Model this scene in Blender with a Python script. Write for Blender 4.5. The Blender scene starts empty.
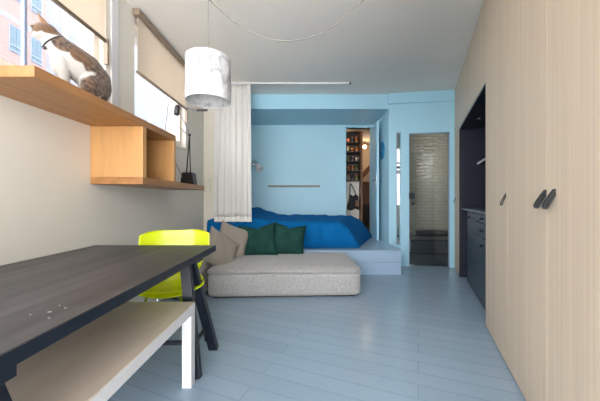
import bpy, bmesh, math, random
from mathutils import Vector, Matrix, Euler, noise
random.seed(7)
C = bpy.context.scene.collection
PI = math.pi
F, CX, CY, H = 280.0, 305.0, 200.0, 1.07
def P(x, y, Y):                       # a point at distance Y seen at x, y
    return Vector(((x-CX)/F*Y, Y, H-(y-CY)/F*Y))

# ------------------------------------------------------------------ materials
def srgb(r, g, b):
    f = lambda c: (c/255/12.92) if c/255 <= .04045 else ((c/255+.055)/1.055)**2.4
    return (f(r), f(g), f(b), 1)
def new_mat(name):
    m = bpy.data.materials.new(name); m.use_nodes = True
    nt = m.node_tree; b = nt.nodes['Principled BSDF']
    return m, nt, b
def setin(b, k, v):
    if k in b.inputs: b.inputs[k].default_value = v
def mat(name, col, rough=.5, var=.06, scale=(8, 8, 8), bump=0.0, bscale=60, metal=0, spec=.5, detail=4, rot=(0,0,0), sheen=0, coat=0):
    m, nt, b = new_mat(name)
    N, L = nt.nodes, nt.links
    setin(b, 'Roughness', rough); setin(b, 'Metallic', metal); setin(b, 'Specular IOR Level', spec)
    if sheen: setin(b, 'Sheen Weight', sheen)
    if coat: setin(b, 'Coat Weight', coat)
    tc = N.new('ShaderNodeTexCoord')
    pre = N.new('ShaderNodeMapping'); pre.inputs['Rotation'].default_value = rot
    mp = N.new('ShaderNodeMapping'); mp.inputs['Scale'].default_value = scale
    L.new(tc.outputs['Object'], pre.inputs[0]); L.new(pre.outputs[0], mp.inputs[0])
    nz = N.new('ShaderNodeTexNoise'); nz.inputs['Scale'].default_value = 1; nz.inputs['Detail'].default_value = detail
    L.new(mp.outputs[0], nz.inputs['Vector'])
    cr = N.new('ShaderNodeValToRGB')
    a = tuple(max(0, c*(1-var)) for c in col[:3])+(1,); z = tuple(min(1, c*(1+var)) for c in col[:3])+(1,)
    cr.color_ramp.elements[0].position = .3; cr.color_ramp.elements[0].color = a
    cr.color_ramp.elements[1].position = .7; cr.color_ramp.elements[1].color = z
    L.new(nz.outputs['Fac'], cr.inputs[0]); L.new(cr.outputs[0], b.inputs['Base Color'])
    if bump:
        n2 = N.new('ShaderNodeTexNoise'); n2.inputs['Scale'].default_value = bscale; n2.inputs['Detail'].default_value = 3
        L.new(pre.outputs[0], n2.inputs['Vector'])
        bp = N.new('ShaderNodeBump'); bp.inputs['Strength'].default_value = bump; bp.inputs['Distance'].default_value = .01
        L.new(n2.outputs['Fac'], bp.inputs['Height']); L.new(bp.outputs[0], b.inputs['Normal'])
    return m
def brickmat(name, c1, c2, mortar, bw, rh, rot=0, plane='xy', rough=.4, bump=.3, msize=.01, spec=.5, tilt=0.0, tsc=9, offset=.5, coat=0, rvar=0):
    m, nt, b = new_mat(name); N, L = nt.nodes, nt.links
    setin(b, 'Roughness', rough); setin(b, 'Specular IOR Level', spec)
    if coat: setin(b, 'Coat Weight', coat); setin(b, 'Coat Roughness', .1)
    tc = N.new('ShaderNodeTexCoord'); sx = N.new('ShaderNodeSeparateXYZ'); cx = N.new('ShaderNodeCombineXYZ')
    L.new(tc.outputs['Object'], sx.inputs[0])
    a, z = {'xy': ('X', 'Y'), 'xz': ('X', 'Z'), 'yz': ('Y', 'Z')}[plane]
    L.new(sx.outputs[a], cx.inputs['X']); L.new(sx.outputs[z], cx.inputs['Y'])
    mp = N.new('ShaderNodeMapping'); mp.inputs['Rotation'].default_value = (0, 0, rot); L.new(cx.outputs[0], mp.inputs[0])
    br = N.new('ShaderNodeTexBrick'); br.inputs['Color1'].default_value = c1; br.inputs['Color2'].default_value = c2
    br.inputs['Mortar'].default_value = mortar; br.inputs['Scale'].default_value = 1
    br.inputs['Brick Width'].default_value = bw; br.inputs['Row Height'].default_value = rh; br.inputs['Mortar Size'].default_value = msize
    br.inputs['Mortar Smooth'].default_value = .2; br.offset = offset
    L.new(mp.outputs[0], br.inputs['Vector']); L.new(br.outputs['Color'], b.inputs['Base Color'])
    mul = N.new('ShaderNodeMath'); mul.operation = 'MULTIPLY'; mul.inputs[1].default_value = -1; L.new(br.outputs['Fac'], mul.inputs[0])
    bp = N.new('ShaderNodeBump'); bp.inputs['Strength'].default_value = bump; bp.inputs['Distance'].default_value = .004
    L.new(mul.outputs[0], bp.inputs['Height'])
    nz = N.new('ShaderNodeTexNoise'); nz.inputs['Scale'].default_value = tsc; nz.inputs['Detail'].default_value = 3
    mz = N.new('ShaderNodeMapping'); mz.inputs['Scale'].default_value = (.6, 2.2, 1) if tilt else (1, 1, 1); L.new(mp.outputs[0], mz.inputs[0]); L.new(mz.outputs[0], nz.inputs['Vector'])
    if tilt:
        b2 = N.new('ShaderNodeBump'); b2.inputs['Strength'].default_value = tilt; b2.inputs['Distance'].default_value = .02
        L.new(nz.outputs['Fac'], b2.inputs['Height']); L.new(bp.outputs[0], b2.inputs['Normal']); L.new(b2.outputs[0], b.inputs['Normal'])
    else: L.new(bp.outputs[0], b.inputs['Normal'])
    if rvar:
        mr = N.new('ShaderNodeMapRange'); mr.inputs['To Min'].default_value = rough-rvar; mr.inputs['To Max'].default_value = rough+rvar
        L.new(nz.outputs['Fac'], mr.inputs[0]); L.new(mr.outputs[0], b.inputs['Roughness'])
    return m
def emis(name, col, s):
    m, nt, b = new_mat(name); setin(b, 'Base Color', col); setin(b, 'Emission Color', col); setin(b, 'Emission Strength', s); return m
def glass(name, tint=(1, 1, 1, 1), refl=.08, rough=.02):
    m, nt, b = new_mat(name); N, L = nt.nodes, nt.links; N.remove(b)
    t = N.new('ShaderNodeBsdfTransparent'); t.inputs[0].default_value = tint
    g = N.new('ShaderNodeBsdfGlossy'); g.inputs['Roughness'].default_value = rough
    mx = N.new('ShaderNodeMixShader'); mx.inputs[0].default_value = refl
    L.new(t.outputs[0], mx.inputs[1]); L.new(g.outputs[0], mx.inputs[2]); L.new(mx.outputs[0], N['Material Output'].inputs[0])
    return m
def cloth_trans(name, col, tr=.4, pattern=0):
    m, nt, b = new_mat(name); N, L = nt.nodes, nt.links
    setin(b, 'Base Color', col); setin(b, 'Roughness', .8); setin(b, 'Specular IOR Level', .2)
    t = N.new('ShaderNodeBsdfTranslucent'); t.inputs[0].default_value = col
    mx = N.new('ShaderNodeMixShader'); mx.inputs[0].default_value = tr
    L.new(b.outputs[0], mx.inputs[1]); L.new(t.outputs[0], mx.inputs[2]); L.new(mx.outputs[0], N['Material Output'].inputs[0])
    if pattern:
        tc = N.new('ShaderNodeTexCoord')
        vz = N.new('ShaderNodeTexNoise'); vz.inputs['Scale'].default_value = 12; vz.inputs['Detail'].default_value = 5; vz.inputs['Distortion'].default_value = 1.6
        L.new(tc.outputs['Object'], vz.inputs['Vector'])
        cr = N.new('ShaderNodeValToRGB')
        e = cr.color_ramp.elements
        e[0].position = .34; e[0].color = (.42, .42, .44, 1); e[1].position = .62; e[1].color = (.72, .72, .72, 1)
        k = e.new(.5); k.color = (.66, .66, .67, 1)
        L.new(vz.outputs['Fac'], cr.inputs[0]); L.new(cr.outputs[0], b.inputs['Base Color']); L.new(cr.outputs[0], t.inputs[0])
        bp = N.new('ShaderNodeBump'); bp.inputs['Strength'].default_value = .7; bp.inputs['Distance'].default_value = .02
        L.new(vz.outputs['Fac'], bp.inputs['Height']); L.new(bp.outputs[0], b.inputs['Normal'])
    return m
RW = math.atan(.405)                   # the cupboard wall's turn away from the window wall
M = dict(
  wall=mat('white_wall_paint', srgb(222, 217, 207), .6, .03, (1.5, 1.5, 1.5), .05, 120),
  ceil=mat('ceiling_paint', srgb(238, 234, 226), .7, .02, (1, 1, 1), .03, 80),
  ivory=mat('ivory_paint', srgb(226, 220, 205), .5, .02),
  blue=mat('sky_blue_paint', srgb(164, 210, 230), .35, .03, (1.2, 1.2, 1.2), .03, 60),
  blue2=mat('bright_blue_paint', srgb(176, 216, 230), .55, .03, (1.2, 1.2, 1.2), spec=.25),
  azure=mat('azure_gloss_paint', srgb(64, 150, 200), .3, .03),
  floor=brickmat('grey_painted_boards', srgb(149, 171, 190), srgb(144, 166, 185), srgb(137, 158, 178), 2.4, .125, RW, 'xy', .24, .22, .005, .5, .05, 3, .37, rvar=.05),
  plat=mat('platform_paint', srgb(158, 184, 208), .28, .03, (2, 2, 6), .03, 40),
  oakwall=mat('pale_oak_veneer', srgb(208, 189, 166), .5, .08, (42, 42, .55), .03, 90, detail=6, rot=(0, 0, 0)),
  oak=mat('honey_oak_veneer', srgb(158, 110, 64), .4, .16, (30, 2.2, 30), .03, 90, detail=6),
  oakside=mat('honey_oak_panel', srgb(192, 144, 90), .4, .08, (25, 25, 4), .03, 90, detail=6),
  tabletop=mat('dark_stained_tabletop', srgb(62, 61, 64), .40, .5, (16, .5, 16), .03, 60, spec=.35, detail=6),
  navy=mat('blue_black_paint', srgb(17, 24, 37), .35, .08),
  kitchen=mat('navy_lacquer', srgb(30, 45, 66), .35, .05),
  kdark=mat('charcoal_panel', srgb(34, 38, 50), .6, .12, (40, 40, 2), spec=.2),
  kcount=mat('slate_counter', srgb(70, 84, 102), .3, .08),
  greysh=mat('light_grey_metal', srgb(170, 172, 176), .35, .03),
  benchtop=mat('birch_plywood', srgb(206, 192, 176), .45, .06, (16, 2, 16), .02, 60),
  white=mat('white_paint', srgb(212, 213, 215), .4, .02),
  lime=mat('lime_plastic', srgb(196, 212, 0), .2, .01, coat=.4),
  chrome=mat('chrome', srgb(210, 210, 212), .15, .01, metal=1),
  black=mat('black_plastic', srgb(22, 22, 24), .4, .05),
  leather=mat('black_leather', srgb(26, 27, 30), .45, .1, bump=.1),
  sofa=mat('heather_grey_fabric', srgb(159, 158, 157), .9, .17, (60, 60, 60), .45, 110, sheen=.3),
  taupe=mat('taupe_linen', srgb(142, 134, 124), .9, .10, (90, 90, 90), .3, 140, sheen=.2),
  green=mat('dark_green_velvet', srgb(22, 60, 54), .8, .35, (9, 9, 9), .1, 50, spec=.2),
  duvet=mat('cobalt_cotton', srgb(0, 98, 160), .85, .04, (5, 5, 5), .1, 40, spec=.15),
  mattress=mat('white_cotton', srgb(215, 215, 215), .8),
  curtain=cloth_trans('white_linen', srgb(232, 230, 226), .25),
  curtain2=cloth_trans('white_linen_hem', srgb(240, 238, 232), .05),
  blind=cloth_trans('cream_blind_fabric', srgb(240, 230, 216), .5),
  blindbar=mat('taupe_metal', srgb(140, 122, 104), .4, .03),
  frame=mat('cream_window_frame', srgb(232, 224, 212), .4, .02),
  framedark=mat('blue_grey_metal', srgb(140, 152, 176), .4, .03),
  shade=cloth_trans('crumpled_white_paper', srgb(235, 235, 235), .3, 1),
  wire=mat('grey_cable', srgb(128, 124, 116), .5),
  glass=glass('window_glass', (1, 1, 1, 1), .04),
  bglass=glass('door_glass', (.80, .82, .80, 1), .05),
  mirror=glass('slot_glass', (.82, .88, .9, 1), .10),
  tile=brickmat('glossy_cream_tiles', srgb(150, 144, 133), srgb(140, 135, 124), srgb(118, 112, 104), .15, .065, 0, 'xz', .04, .8, .004, .8, .8, 12),
  tilef=mat('slate_floor_tile', srgb(72, 78, 88), .3, .12, (6, 6, 6)),
  tiled=mat('black_stone', srgb(30, 34, 42), .3, .1),
  brick=brickmat('pink_brick', srgb(166, 126, 124), srgb(148, 112, 110), srgb(158, 148, 146), .22, .07, 0, 'yz', .9, .3, .01, .2),
  stucco=mat('pale_stucco', srgb(132, 136, 148), .9, .04, (.5, .5, .5)),
  outglass=mat('facade_window_glass', srgb(90, 112, 128), .1, .1),
  asphalt=mat('asphalt', srgb(120, 120, 122), .9),
  brownwood=mat('brown_wood', srgb(110, 76, 52), .5, .2, (20, 20, 2)),
  beige=mat('beige_plaster', srgb(196, 178, 156), .7),
  shelfdark=mat('dark_walnut', srgb(46, 40, 38), .5, .2),
  amber=mat('amber_glass', srgb(140, 84, 42), .15, .3, (30, 30, 30)),
  olive=mat('olive_glass', srgb(84, 90, 52), .15, .3, (30, 30, 30)),
  cream=mat('cream_ceramic', srgb(170, 152, 130), .3),
  dusk=mat('smoked_glass', srgb(66, 60, 66), .15),
  copper=mat('copper', srgb(196, 112, 78), .3, .05, metal=.6),
  bag=mat('black_canvas', srgb(30, 28, 34), .8, .2),
  bagb=mat('brown_leather', srgb(122, 86, 66), .6, .1),
  ledge=mat('grey_driftwood', srgb(140, 134, 124), .6, .1),
  bulb=emis('warm_lamp_glow', (1, .72, .42, 1), 4),
  spot=emis('cool_spot_glow', (.9, .95, 1, 1), 6),
)
# slight turn of the grain so that it runs with the cupboard wall
# ------------------------------------------------------------------ mesh helpers
def obj(name, bm, m, parent=None, smooth=False, base=None, origin=None):
    me = bpy.data.meshes.new(name)
    if parent is not None:
        loc = parent['_o'] if '_o' in parent else parent.location
        off = Vector(ROOT[parent.name])
    else:
        if origin is None:
            xs = [v.co.x for v in bm.verts]; ys = [v.co.y for v in bm.verts]; zs = [v.co.z for v in bm.verts]
            off = Vector(((min(xs)+max(xs))/2, (min(ys)+max(ys))/2, min(zs)))
        else: off = Vector(origin)
    bmesh.ops.translate(bm, verts=bm.verts, vec=-off)
    bmesh.ops.recalc_face_normals(bm, faces=bm.faces)
    if smooth:
        for f in bm.faces: f.smooth = True
    bm.to_mesh(me); bm.free()
    o = bpy.data.objects.new(name, me); C.objects.link(o)
    if m is not None: me.materials.append(m if not isinstance(m, str) else M[m])
    if parent is not None: o.parent = parent
    else: o.location = off
    ROOT[o.name] = tuple(off)
    return o
ROOT = {}
def thing(name, label, cat, loc, group=None):
    o = bpy.data.objects.new(name, None); C.objects.link(o); o.location = loc; o.empty_display_size = .1
    ROOT[o.name] = tuple(loc)
    return tag(o, label, cat, group)
def tag(o, label, cat, group=None):
    o['label'] = label; o['category'] = cat
    if group: o['group'] = group
    return o
def struct(name, bm, m, smooth=False):
    o = obj(name, bm, m, smooth=smooth, origin=(0, 0, 0)); o['kind'] = 'structure'; return o
def bx(bm, x0, x1, y0, y1, z0, z1, mtx=None, bev=0.0, seg=2):
    r = bmesh.ops.create_cube(bm, size=1)
    vs = r['verts']
    for v in vs:
        v.co = Vector(((x0+x1)/2+v.co.x*(x1-x0), (y0+y1)/2+v.co.y*(y1-y0), (z0+z1)/2+v.co.z*(z1-z0)))
    if bev:
        es = list({e for v in vs for e in v.link_edges})
        rr = bmesh.ops.bevel(bm, geom=es, offset=bev, segments=seg, affect='EDGES', profile=.5)
        vs = list({v for f in rr['faces'] for v in f.verts} | {v for v in vs if v.is_valid})
    if mtx is not None:
        for v in vs: v.co = mtx @ v.co
    return vs
def box(x0, x1, y0, y1, z0, z1, mtx=None, bev=0.0):
    bm = bmesh.new(); bx(bm, x0, x1, y0, y1, z0, z1, mtx, bev); return bm
def beam(bm, a, b, w, t, up=(0, 0, 1), bev=0):
    a, b = Vector(a), Vector(b); d = (b-a); l = d.length; d.normalize()
    up = Vector(up); s = d.cross(up)
    if s.length < 1e-4: s = d.cross(Vector((1, 0, 0)))
    s.normalize(); u = s.cross(d)
    m = Matrix((( s.x, u.x, d.x, a.x), (s.y, u.y, d.y, a.y), (s.z, u.z, d.z, a.z), (0, 0, 0, 1)))
    bx(bm, -w/2, w/2, -t/2, t/2, 0, l, m, bev)
def tube(bm, pts, r, n=10, cap=True):
    pts = [Vector(p) for p in pts]; rs = r if isinstance(r, (list, tuple)) else [r]*len(pts)
    rings = []; prev = None
    for i, p in enumerate(pts):
        d = (pts[min(i+1, len(pts)-1)]-pts[max(i-1, 0)]).normalized()
        if prev is None:
            s = d.cross(Vector((0, 0, 1)))
            if s.length < 1e-3: s = d.cross(Vector((1, 0, 0)))
            s.normalize()
        else:
            s = prev-d*prev.dot(d); s.normalize()
        prev = s; u = d.cross(s)
        rings.append([bm.verts.new(p+(s*math.cos(2*PI*k/n)+u*math.sin(2*PI*k/n))*rs[i]) for k in range(n)])
    for a, b in zip(rings, rings[1:]):
        for k in range(n): bm.faces.new((a[k], a[(k+1) % n], b[(k+1) % n], b[k]))
    if cap: bm.faces.new(rings[0]); bm.faces.new(rings[-1][::-1])
def lathe(bm, prof, c, n=24, axis=None):
    c = Vector(c); rings = []
    R = Matrix.Identity(3) if axis is None else Vector(axis).normalized().to_track_quat('Z', 'Y').to_matrix()
    for r, z in prof:
        rings.append([bm.verts.new(c+R @ Vector((r*math.cos(2*PI*k/n), r*math.sin(2*PI*k/n), z))) for k in range(n)])
    for a, b in zip(rings, rings[1:]):
        for k in range(n): bm.faces.new((a[k], a[(k+1) % n], b[(k+1) % n], b[k]))
    bm.faces.new(rings[0]); bm.faces.new(rings[-1][::-1])
def ell(bm, c, r, rot=None, n=16):
    res = bmesh.ops.create_uvsphere(bm, u_segments=n, v_segments=n, radius=1)
    R = rot if rot is not None else Matrix.Identity(3)
    for v in res['verts']: v.co = Vector(c)+R @ Vector((v.co.x*r[0], v.co.y*r[1], v.co.z*r[2]))
def prism(bm, pts, h0, h1, f):            # outline pts (a,b) extruded h0..h1 through f(a,b,h)
    A = [bm.verts.new(f(a, b, h0)) for a, b in pts]; B = [bm.verts.new(f(a, b, h1)) for a, b in pts]
    bm.faces.new(A); bm.faces.new(B[::-1]); n = len(pts)
    for k in range(n): bm.faces.new((A[k], A[(k+1) % n], B[(k+1) % n], B[k]))
def curve_pts(pts, n=8):
    pts = [Vector(p) for p in pts]; out = []
    P_ = [pts[0]*2-pts[1]]+pts+[pts[-1]*2-pts[-2]]
    for i in range(1, len(P_)-2):
        for k in range(n):
            t = k/n; a, b, c, d = P_[i-1:i+3]
            out.append(.5*((2*b)+(c-a)*t+(2*a-5*b+4*c-d)*t*t+(3*b-a-3*c+d)*t**3))
    out.append(pts[-1]); return out
# cupboard wall frame: u along the wall (Y = u*cos), v into the wall, z up
CW = math.cos(RW); SW = math.sin(RW)
RM = Matrix(((SW, CW, 0, .568), (CW, -SW, 0, 0), (0, 0, 1, 0), (0, 0, 0, 1)))
def U(Y): return Y/CW
def rbox(u0, u1, v0, v1, z0, z1, bev=0): return box(u0, u1, v0, v1, z0, z1, RM, bev)

# ------------------------------------------------------------------ shell
CZ = 2.80; XL = -1.55
YB = -.9
struct('floor', box(-2.2, 3.6, YB, 4.60, -.12, 0), 'floor')
struct('ceiling', box(-1.9, 3.9, YB, 6.2, CZ, CZ+.15), 'ceil')
# left wall with two window openings (z 1.73 - 2.76)
W1 = (.35, 2.17); W2 = (2.545, 3.62); WZ0, WZ1 = 1.73, 2.77
bm = bmesh.new(); T = .22
bx(bm, XL-T, XL, .2, 4.40, 0, WZ0)
bx(bm, XL-T, XL, .2, 4.40, WZ1, CZ)
bx(bm, XL-T, XL, .2, W1[0], WZ0, WZ1); bx(bm, XL-T, XL, W1[1], W2[0], WZ0, WZ1); bx(bm, XL-T, XL, W2[1], 4.40, WZ0, WZ1)
struct('wall_left', bm, 'wall')
struct('trim_1', box(XL, XL+.18, 4.28, 4.40, 0, CZ, bev=.004), 'ivory')      # corner pier beside the curtain
struct('trim_2', box(XL+.001, XL+.02, 2.22, 2.30, WZ0-.02, CZ, bev=.003), 'white')
def window(n, y0, y1, muls):
    fx0, fx1 = XL-.11, XL-.05
    bm = bmesh.new(); w = .05
    bx(bm, fx0, fx1, y0, y1, WZ0, WZ0+.085); bx(bm, fx0, fx1, y0, y1, WZ1-.05, WZ1)
    bx(bm, fx0, fx1, y0, y0+w, WZ0+.085, WZ1-.05); bx(bm, fx0, fx1, y1-w, y1, WZ0+.085, WZ1-.05)
    o = struct('window_%d' % n, bm, 'frame')
    for k, ym in enumerate(muls):
        obj('mullion', box(fx0+.025, fx0+.045, ym-.009, ym+.009, WZ0+.085, WZ1-.05), 'framedark', o)
    obj('pane', box(fx0+.025, fx0+.031, y0+w, y1-w, WZ0+.085, WZ1-.05), 'glass', o)
    obj('window_sill', box(XL-.05, XL+.012, y0-.01, y1+.01, WZ0-.02, WZ0+.004, bev=.003), 'frame', o)
    obj('side_trim', box(XL-.048, XL+.008, y1-.003, y1+.05, WZ0-.02, WZ1, bev=.002), 'frame', o)
    return o
window(1, *W1, [1.62]); window(2, *W2, [])
def blind(y0, y1, zb, label):
    t = thing('roller_blind', label, 'blind', (XL+.02, (y0+y1)/2, zb), 'roller blinds on the high windows')
    bm = bmesh.new(); X = XL+.03
    obj('fabric', box(X-.001, X+.001, y0+.02, y1-.02, zb+.02, WZ1-.02), 'blind', t)
    bm = bmesh.new(); lathe(bm, [(.014, 0), (.014, y1-y0-.04)], (X, y0+.02, zb+.012), 12, (0, 1, 0)); obj('bottom_bar', bm, 'blindbar', t, True)
    obj('cassette', box(XL+.002, X+.035, y0-.01, y1+.01, WZ1-.035, WZ1+.02, bev=.006), 'blindbar', t)
    obj('side_guide', box(XL+.002, X+.008, y1-.005, y1+.012, zb-.16, zb+.04, bev=.002), 'blindbar', t)
blind(W1[0], W1[1]-.02, 2.27, 'cream roller blind above the cat, on the nearer window')
blind(W2[0]-.025, W2[1]-.02, 2.22, 'cream roller blind on the farther window, behind the hanging lampshade')

# alcove, beam, far walls (sky blue)
YBm = 4.57; YK = 5.54; XA = 1.374
PZ = .35
DX0, DX1, DZ = (346-CX)/F*YK, (371-CX)/F*YK, 2.50
struct('trim_3', box(-1.9, XA+.01, YBm, YBm+.14, 2.555, CZ, bev=0), 'blue')                       # header beam
struct('trim_4', box(-1.9, XA+.005, YBm+.14, YK, 2.555, 2.60), 'blue2')                            # alcove soffit
bm = bmesh.new()
bx(bm, -1.9, DX0, YK, YK+.12, 0, CZ); bx(bm, DX1, XA+.2, YK, YK+.12, 0, CZ); bx(bm, DX0, DX1, YK, YK+.12, DZ, CZ)
struct('wall_back', bm, 'blue2')
struct('wall_alcove_left', box(-1.66, -1.52, 4.40, YK, 0, CZ), 'blue2')
# side pier of the alcove
struct('wall_alcove_right', box(XA, XA+.06, YBm+.01, YK, 0, CZ), 'blue2')
t = thing('wall_disc', 'round blue disc on the alcove side wall, behind the open door', 'wall decoration', (XA-.02, 4.97, 1.70))
bm = bmesh.new(); lathe(bm, [(.15, 0), (.16, .004), (.16, .010), (.15, .014)], (XA, 4.97, 1.945), 36, (-1, 0, 0)); obj('disc', bm, 'azure', t, True)
bm = bmesh.new(); lathe(bm, [(.02, 0), (.02, .006)], (XA-.014, 4.97, 1.945), 16, (-1, 0, 0)); obj('boss', bm, 'blue2', t, True)
# glass-door wall: from A to B, slightly turned
A = Vector((XA, 4.57)); B = Vector((2.50, 4.395)); dv = (B-A).normalized(); nv = Vector((-dv.y, dv.x))
GM = Matrix(((dv.x, nv.x, 0, A.x), (dv.y, nv.y, 0, A.y), (0, 0, 1, 0), (0, 0, 0, 1)))
def s_of(x):                                 # distance along that wall seen at x
    k = (x-CX)/F; return (k*A.y-A.x)/(dv.x-k*dv.y)
s0, s1 = s_of(396.3), s_of(400.8); d0, d1 = s_of(409), s_of(450); sE = (B-A).length
dz = 2.15; sz0, sz1 = .35, 2.17
bm = bmesh.new(); TW = .10
for a, b, z0, z1 in ((0, s0, 0, CZ), (s0, s1, 0, sz0), (s0, s1, sz1, CZ), (s1, d0, 0, CZ), (d0, d1, dz, CZ), (d1, sE, 0, CZ)):
    bx(bm, a, b, 0, TW, z0, z1, GM)
struct('wall_far_right', bm, 'blue')
struct('trim_5', box(-.02, sE, -.035, 0, 2.63, CZ, GM, .003), 'blue')           # boxed band under the ceiling
w2 = struct('window_3', box(s0, s0+.012, .02, .06, sz0, sz1, GM), 'framedark')
obj('pane', box(s0+.012, s1, .045, .05, sz0, sz1, GM), 'mirror', w2)
obj('transom', box(s0+.012, s1, .04, .055, 1.66, 1.69, GM), 'greysh', w2)
obj('transom', box(s0+.012, s1, .04, .055, 1.50, 1.56, GM), 'greysh', w2)
dr = struct('door_1', box(d0, d0+.012, .02, .06, 0, dz, GM), 'framedark')
obj('frame', box(d1-.012, d1, .02, .06, 0, dz, GM), 'framedark', dr)
obj('frame', box(d0, d1, .02, .06, dz-.012, dz, GM), 'framedark', dr)
obj('pane', box(d0+.012, d1-.012, .036, .044, .005, dz-.012, GM), 'bglass', dr)
lk = obj('lock', box(d0+.0, d0+.095, .015, .065, 1.09, 1.19, GM, .006), 'tiled', dr)
obj('latch_handle', box(d0+.03, d0+.09, -.005, .03, .99, 1.03, GM, .006), 'tiled', dr)
# wet room behind: pier, back wall, steps
struct('wall_bath_back', box(2.12, 3.3, 5.60, 5.72, 0, CZ), 'tile')
struct('wall_bath_pier', box(1.95, 2.12, 5.35, 5.72, 0, CZ), 'tile')
struct('wall_bath_right', box(3.2, 3.3, 4.2, 5.6, 0, CZ), 'tile')
# nook behind the slot window, with a window of its own onto daylight
bm = bmesh.new(); nx0, nx1 = 1.434, 1.95
bx(bm, nx0, nx1, 5.60, 5.72, 0, .97); bx(bm, nx0, nx1, 5.60, 5.72, 2.1, CZ)
struct('wall_nook', bm, 'wall')
w4 = struct('window_4', box(nx0, nx1, 5.62, 5.66, 1.70, 1.75), 'greysh')
obj('pane', box(nx0, nx1, 5.635, 5.64, .97, 2.1), 'glass', w4)
struct('trim_6', box(d0-.02, d1+.3, .1, .36, 0, .19, GM), 'tilef')
struct('trim_7', box(d0-.02, d1+.3, .085, .11, .185, .215, GM), 'tiled')
struct('trim_8', box(1.80, 3.2, 4.78, 5.60, 0, .375), 'tilef')
struct('trim_9', box(1.80, 3.2, 4.765, 4.79, .37, .395), 'tiled')
t = tag(obj('stone_bench', box(2.125, 3.18, 5.38, 5.59, .40, .485, bev=.008), 'tiled'), 'black stone slab bench against the glossy tiles behind the glass door', 'bench')
bm = bmesh.new(); bx(bm, 2.14, 3.16, 5.50, 5.59, .375, .40); obj('plinth', bm, 'tilef', t)

# cupboard wall backing (structure) and skirting
struct('wall_right', rbox(U(YB), U(4.52), .62, .72, 0, CZ), 'wall')

# platform
struct('trim_10', box(-1.52, 1.386, 4.0, YK, PZ-.025, PZ, bev=.004), 'plat')
struct('trim_11', box(-1.52, 1.378, 4.012, YBm, .175, PZ-.026), 'plat')
struct('trim_12', box(-1.52, 1.380, 4.010, YBm, 0, .172), 'plat')
struct('trim_13', box(-1.52, XA, YBm, 6.7, .0, PZ-.026), 'plat')

# ------------------------------------------------------------------ closet behind the open door
struct('wall_closet_left', box(.55, .63, YK+.12, 6.2, 0, CZ), 'beige')
struct('wall_closet_shelf_back', box(.63, 1.22, 6.14, 6.2, 0, CZ), 'shelfdark')
struct('wall_passage_back', box(.9, 1.84, 7.6, 7.7, 0, CZ), 'beige')
struct('wall_passage_left', box(1.18, 1.24, 6.2, 7.6, 0, CZ), 'beige')
struct('wall_passage_right', box(1.78, 1.84, 5.73, 7.6, 0, CZ), 'beige')
struct('floor_passage', box(.6, 1.84, YK+.001, 7.6, PZ-.03, PZ+.0), 'brownwood')
struct('ceiling_passage', box(.5, 1.85, 5.665, 7.7, 2.56, 2.6), 'beige')
struct('wall_closet_lower', box(.64, 1.17, 6.06, 6.138, PZ, 1.47), 'wall')
sh = thing('shelf_unit', 'dark wooden shelf unit crowded with jars, seen through the alcove doorway', 'shelf', (.92, 6.0, PZ))
obj('side_panel', box(1.17, 1.205, 5.86, 6.135, PZ, 2.52), 'brownwood', sh)
shz = [1.47, 1.67, 1.87, 2.07, 2.27]
for z in shz: obj('shelf_board', box(.635, 1.168, 5.88, 6.055 if z < 1.5 else 6.135, z, z+.022), 'shelfdark', sh)
def jar(x, y, z, r, h, m, name, label):
    bm = bmesh.new()
    if name == 'bottle': lathe(bm, [(r*.9, 0), (r, .01), (r, h*.55), (r*.4, h*.72), (r*.35, h*.95)], (x, y, z), 12)
    elif name == 'bowl': lathe(bm, [(r*.4, 0), (r*.5, .008), (r*.9, h*.6), (r, h*.9), (r*.9, h*.9), (r*.5, h*.35), (r*.1, h*.2)], (x, y, z), 14)
    else: lathe(bm, [(r*.92, 0), (r, .01), (r, h*.75), (r*.8, h*.85), (r*.8, h*.9)], (x, y, z), 12)
    o = obj(name, bm, m, smooth=True); 
    tag(o, label, name, 'jars and bottles on the closet shelves')
    b2 = bmesh.new()
    if name == 'jar': lathe(b2, [(r*.86, h*.9), (r*.86, h)], (x, y, z), 12); obj('lid', b2, 'copper', o)
    elif name == 'bottle': lathe(b2, [(r*.38, h*.95), (r*.38, h*1.02)], (x, y, z), 10); obj('cap', b2, 'shelfdark', o)
    else: b2.free()
rows = ['lowest shelf above the bag', 'second shelf up', 'middle shelf', 'fourth shelf up', 'topmost shelf']
cols = {'amber': 'amber', 'olive': 'olive green', 'cream': 'cream', 'dusk': 'smoky dark', 'copper': 'copper coloured'}
plan = [[('jar','cream','left'),('bottle','dusk','middle'),('jar','olive','right')],
        [('bowl','copper','left'),('jar','amber','middle'),('bottle','olive','right')],
        [('bottle','olive','left'),('jar','dusk','middle'),('bowl','cream','right')],
        [('jar','olive','left'),('bowl','amber','middle'),('bottle','amber','right')],
        [('bowl','copper','left'),('jar','dusk','middle'),('jar','amber','right')]]
for z, row, rn in zip(shz, plan, rows):
    for (kind, mm, pos), x in zip(row, (.925, 1.015, 1.10)):
        jar(x, 5.95+.02*random.random(), z+.022, .036 if kind != 'bowl' else .045, .13 if kind == 'bottle' else (.11 if kind == 'jar' else .09), mm, kind,
            '%s %s at the %s of the %s, beyond the doorway' % (cols[mm], kind, pos, rn))
bg = thing('shoulder_bag', 'black shoulder bag hanging below the jar shelves beyond the bed', 'bag', (1.03, 6.0, .95))
bm = bmesh.new(); bmesh.ops.create_cube(bm, size=1); bmesh.ops.subdivide_edges(bm, edges=bm.edges[:], cuts=6, use_grid_fill=True)
for v in bm.verts:
    x, y, z = v.co; k = 1-.35*(z+.5); v.co = Vector((1.04+x*.26*k+.03*z, 5.99+y*.09*(1-(2*x)**2*.4), 1.02+z*.30+.02*math.sin(9*x)))
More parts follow.
